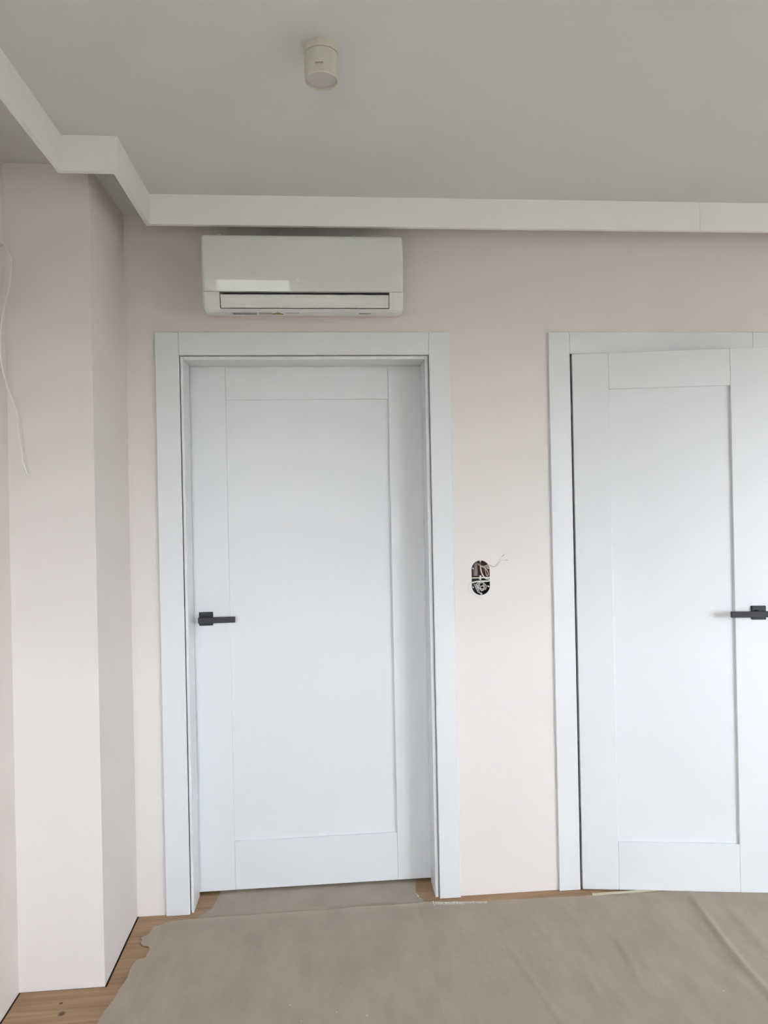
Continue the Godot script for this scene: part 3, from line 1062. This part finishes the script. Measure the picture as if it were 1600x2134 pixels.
func loose_cable() -> void:
	var st := begin()
	tube(st, [Vector3(-0.40, 2.2757, 0.392), Vector3(-0.372, 2.2757, 0.392), Vector3(-0.350, 2.2735, 0.396), Vector3(-0.3351, 2.2516, 0.408), Vector3(-0.3206, 2.2143, 0.415), Vector3(-0.3290, 2.1393, 0.416), Vector3(-0.3462, 2.0672, 0.418), Vector3(-0.3555, 1.9809, 0.42), Vector3(-0.3529, 1.9089, 0.42), Vector3(-0.3351, 1.8296, 0.418), Vector3(-0.3155, 1.7646, 0.414), Vector3(-0.3125, 1.7069, 0.412), Vector3(-0.3041, 1.6419, 0.41), Vector3(-0.3031, 1.6203, 0.41), Vector3(-0.2873, 1.5739, 0.412)], 0.0028, 8, 8)
	var o := build("cable", st, mats.cable)
	tag(o, "long white cable hanging from a hole beside the pier", "cable")

func litter() -> void:
	var rng := RandomNumberGenerator.new()
	rng.seed = 21
	# masking tape along the paper's edge by the ajar door
	var st := begin()
	prism(st, PackedVector2Array([Vector2(1.561, 0.0565), Vector2(1.563, 0.040), Vector2(1.70, 0.0375), Vector2(2.25, 0.030), Vector2(2.25, 0.047), Vector2(1.70, 0.0545)]), 0.0062, 0.0068)
	tag(build("tape_strip", st, mats.tape), "strip of pale yellow masking tape on the paper edge by the ajar door", "tape")
	# crumbs of plaster on the paper
	st = begin()
	for c in [[0.47, 0.527, 3.0], [0.488, 0.512, 1.6], [0.604, 0.57, 2.6], [0.691, 0.593, 2.6], [0.777, 0.611, 2.2], [0.504, 0.594, 2.4], [0.619, 0.46, 1.8], [1.75, 0.605, 2.6], [1.532, 0.281, 1.8], [1.973, 0.466, 2.4]]:
		crumb(st, c[0], c[1], c[2] * 0.001, rng)
	for k in 60:
		crumb(st, rng.randf_range(0.0, 2.2), rng.randf_range(0.3, 0.75), rng.randf_range(0.0004, 0.0009), rng)
	var o := build("plaster_crumbs", st, mats.plaster)
	tag(o, "tiny white plaster crumbs scattered on the floor paper", "debris", "stuff")
	# dust swept against the foot of the casing
	st = begin()
	for k in 1400:
		var x := rng.randf_range(0.966, 1.075) if k < 960 else rng.randf_range(1.075, 1.165)
		var sp := 0.009 if k < 960 else 0.006
		crumb(st, x, head_z(x) + absf(rng.randfn(0.0, sp)) - 0.001, rng.randf_range(0.0004, 0.0015), rng)
	for k in 40:
		var t := rng.randf()
		crumb(st, 0.913 + 0.012 * t + rng.randfn(0, 0.002), -0.045 + 0.035 * t, rng.randf_range(0.0006, 0.0018), rng)
	o = build("plaster_dust", st, mats.plaster)
	tag(o, "white plaster dust along the paper edge beside the door casing", "debris", "stuff")
	st = begin()
	for c in [[1.481, 0.203], [1.654, 0.227], [1.808, 0.224], [1.148, 0.336], [1.561, 0.562], [1.58, 0.56], [0.109, 0.509]]:
		crumb(st, c[0], c[1], 0.0017, rng)
	o = build("grit", st, mats.grit)
	tag(o, "few dark grit specks on the floor paper", "debris", "stuff")
	st = begin()
	prism(st, PackedVector2Array([Vector2(0.972, 0.027), Vector2(0.988, 0.0255), Vector2(0.990, 0.030), Vector2(0.975, 0.0325)]), 0.0004, 0.004)
	tag(build("plastic_scrap", st, mat(Color8(82, 80, 128), 0.5)), "small blue-violet plastic scrap at the paper edge by the casing", "scrap")

func crumb(st: SurfaceTool, x: float, z: float, r: float, rng: RandomNumberGenerator) -> void:
	var y := paper_y(x, z)
	if z < 0.02: y = 0.0017
	var p := []
	for k in 4:
		var a := k * PI * 0.5 + rng.randf()
		p.append(Vector3(x + cos(a) * r * rng.randf_range(0.6, 1.2), y - 0.0003, z + sin(a) * r * rng.randf_range(0.6, 1.2)))
	var top := Vector3(x, y + r * rng.randf_range(0.5, 0.9), z)
	for k in 4:
		tri(st, p[k], p[(k + 1) % 4], top, (p[k] + p[(k + 1) % 4]) * 0.5 - Vector3(x, y - r, z))
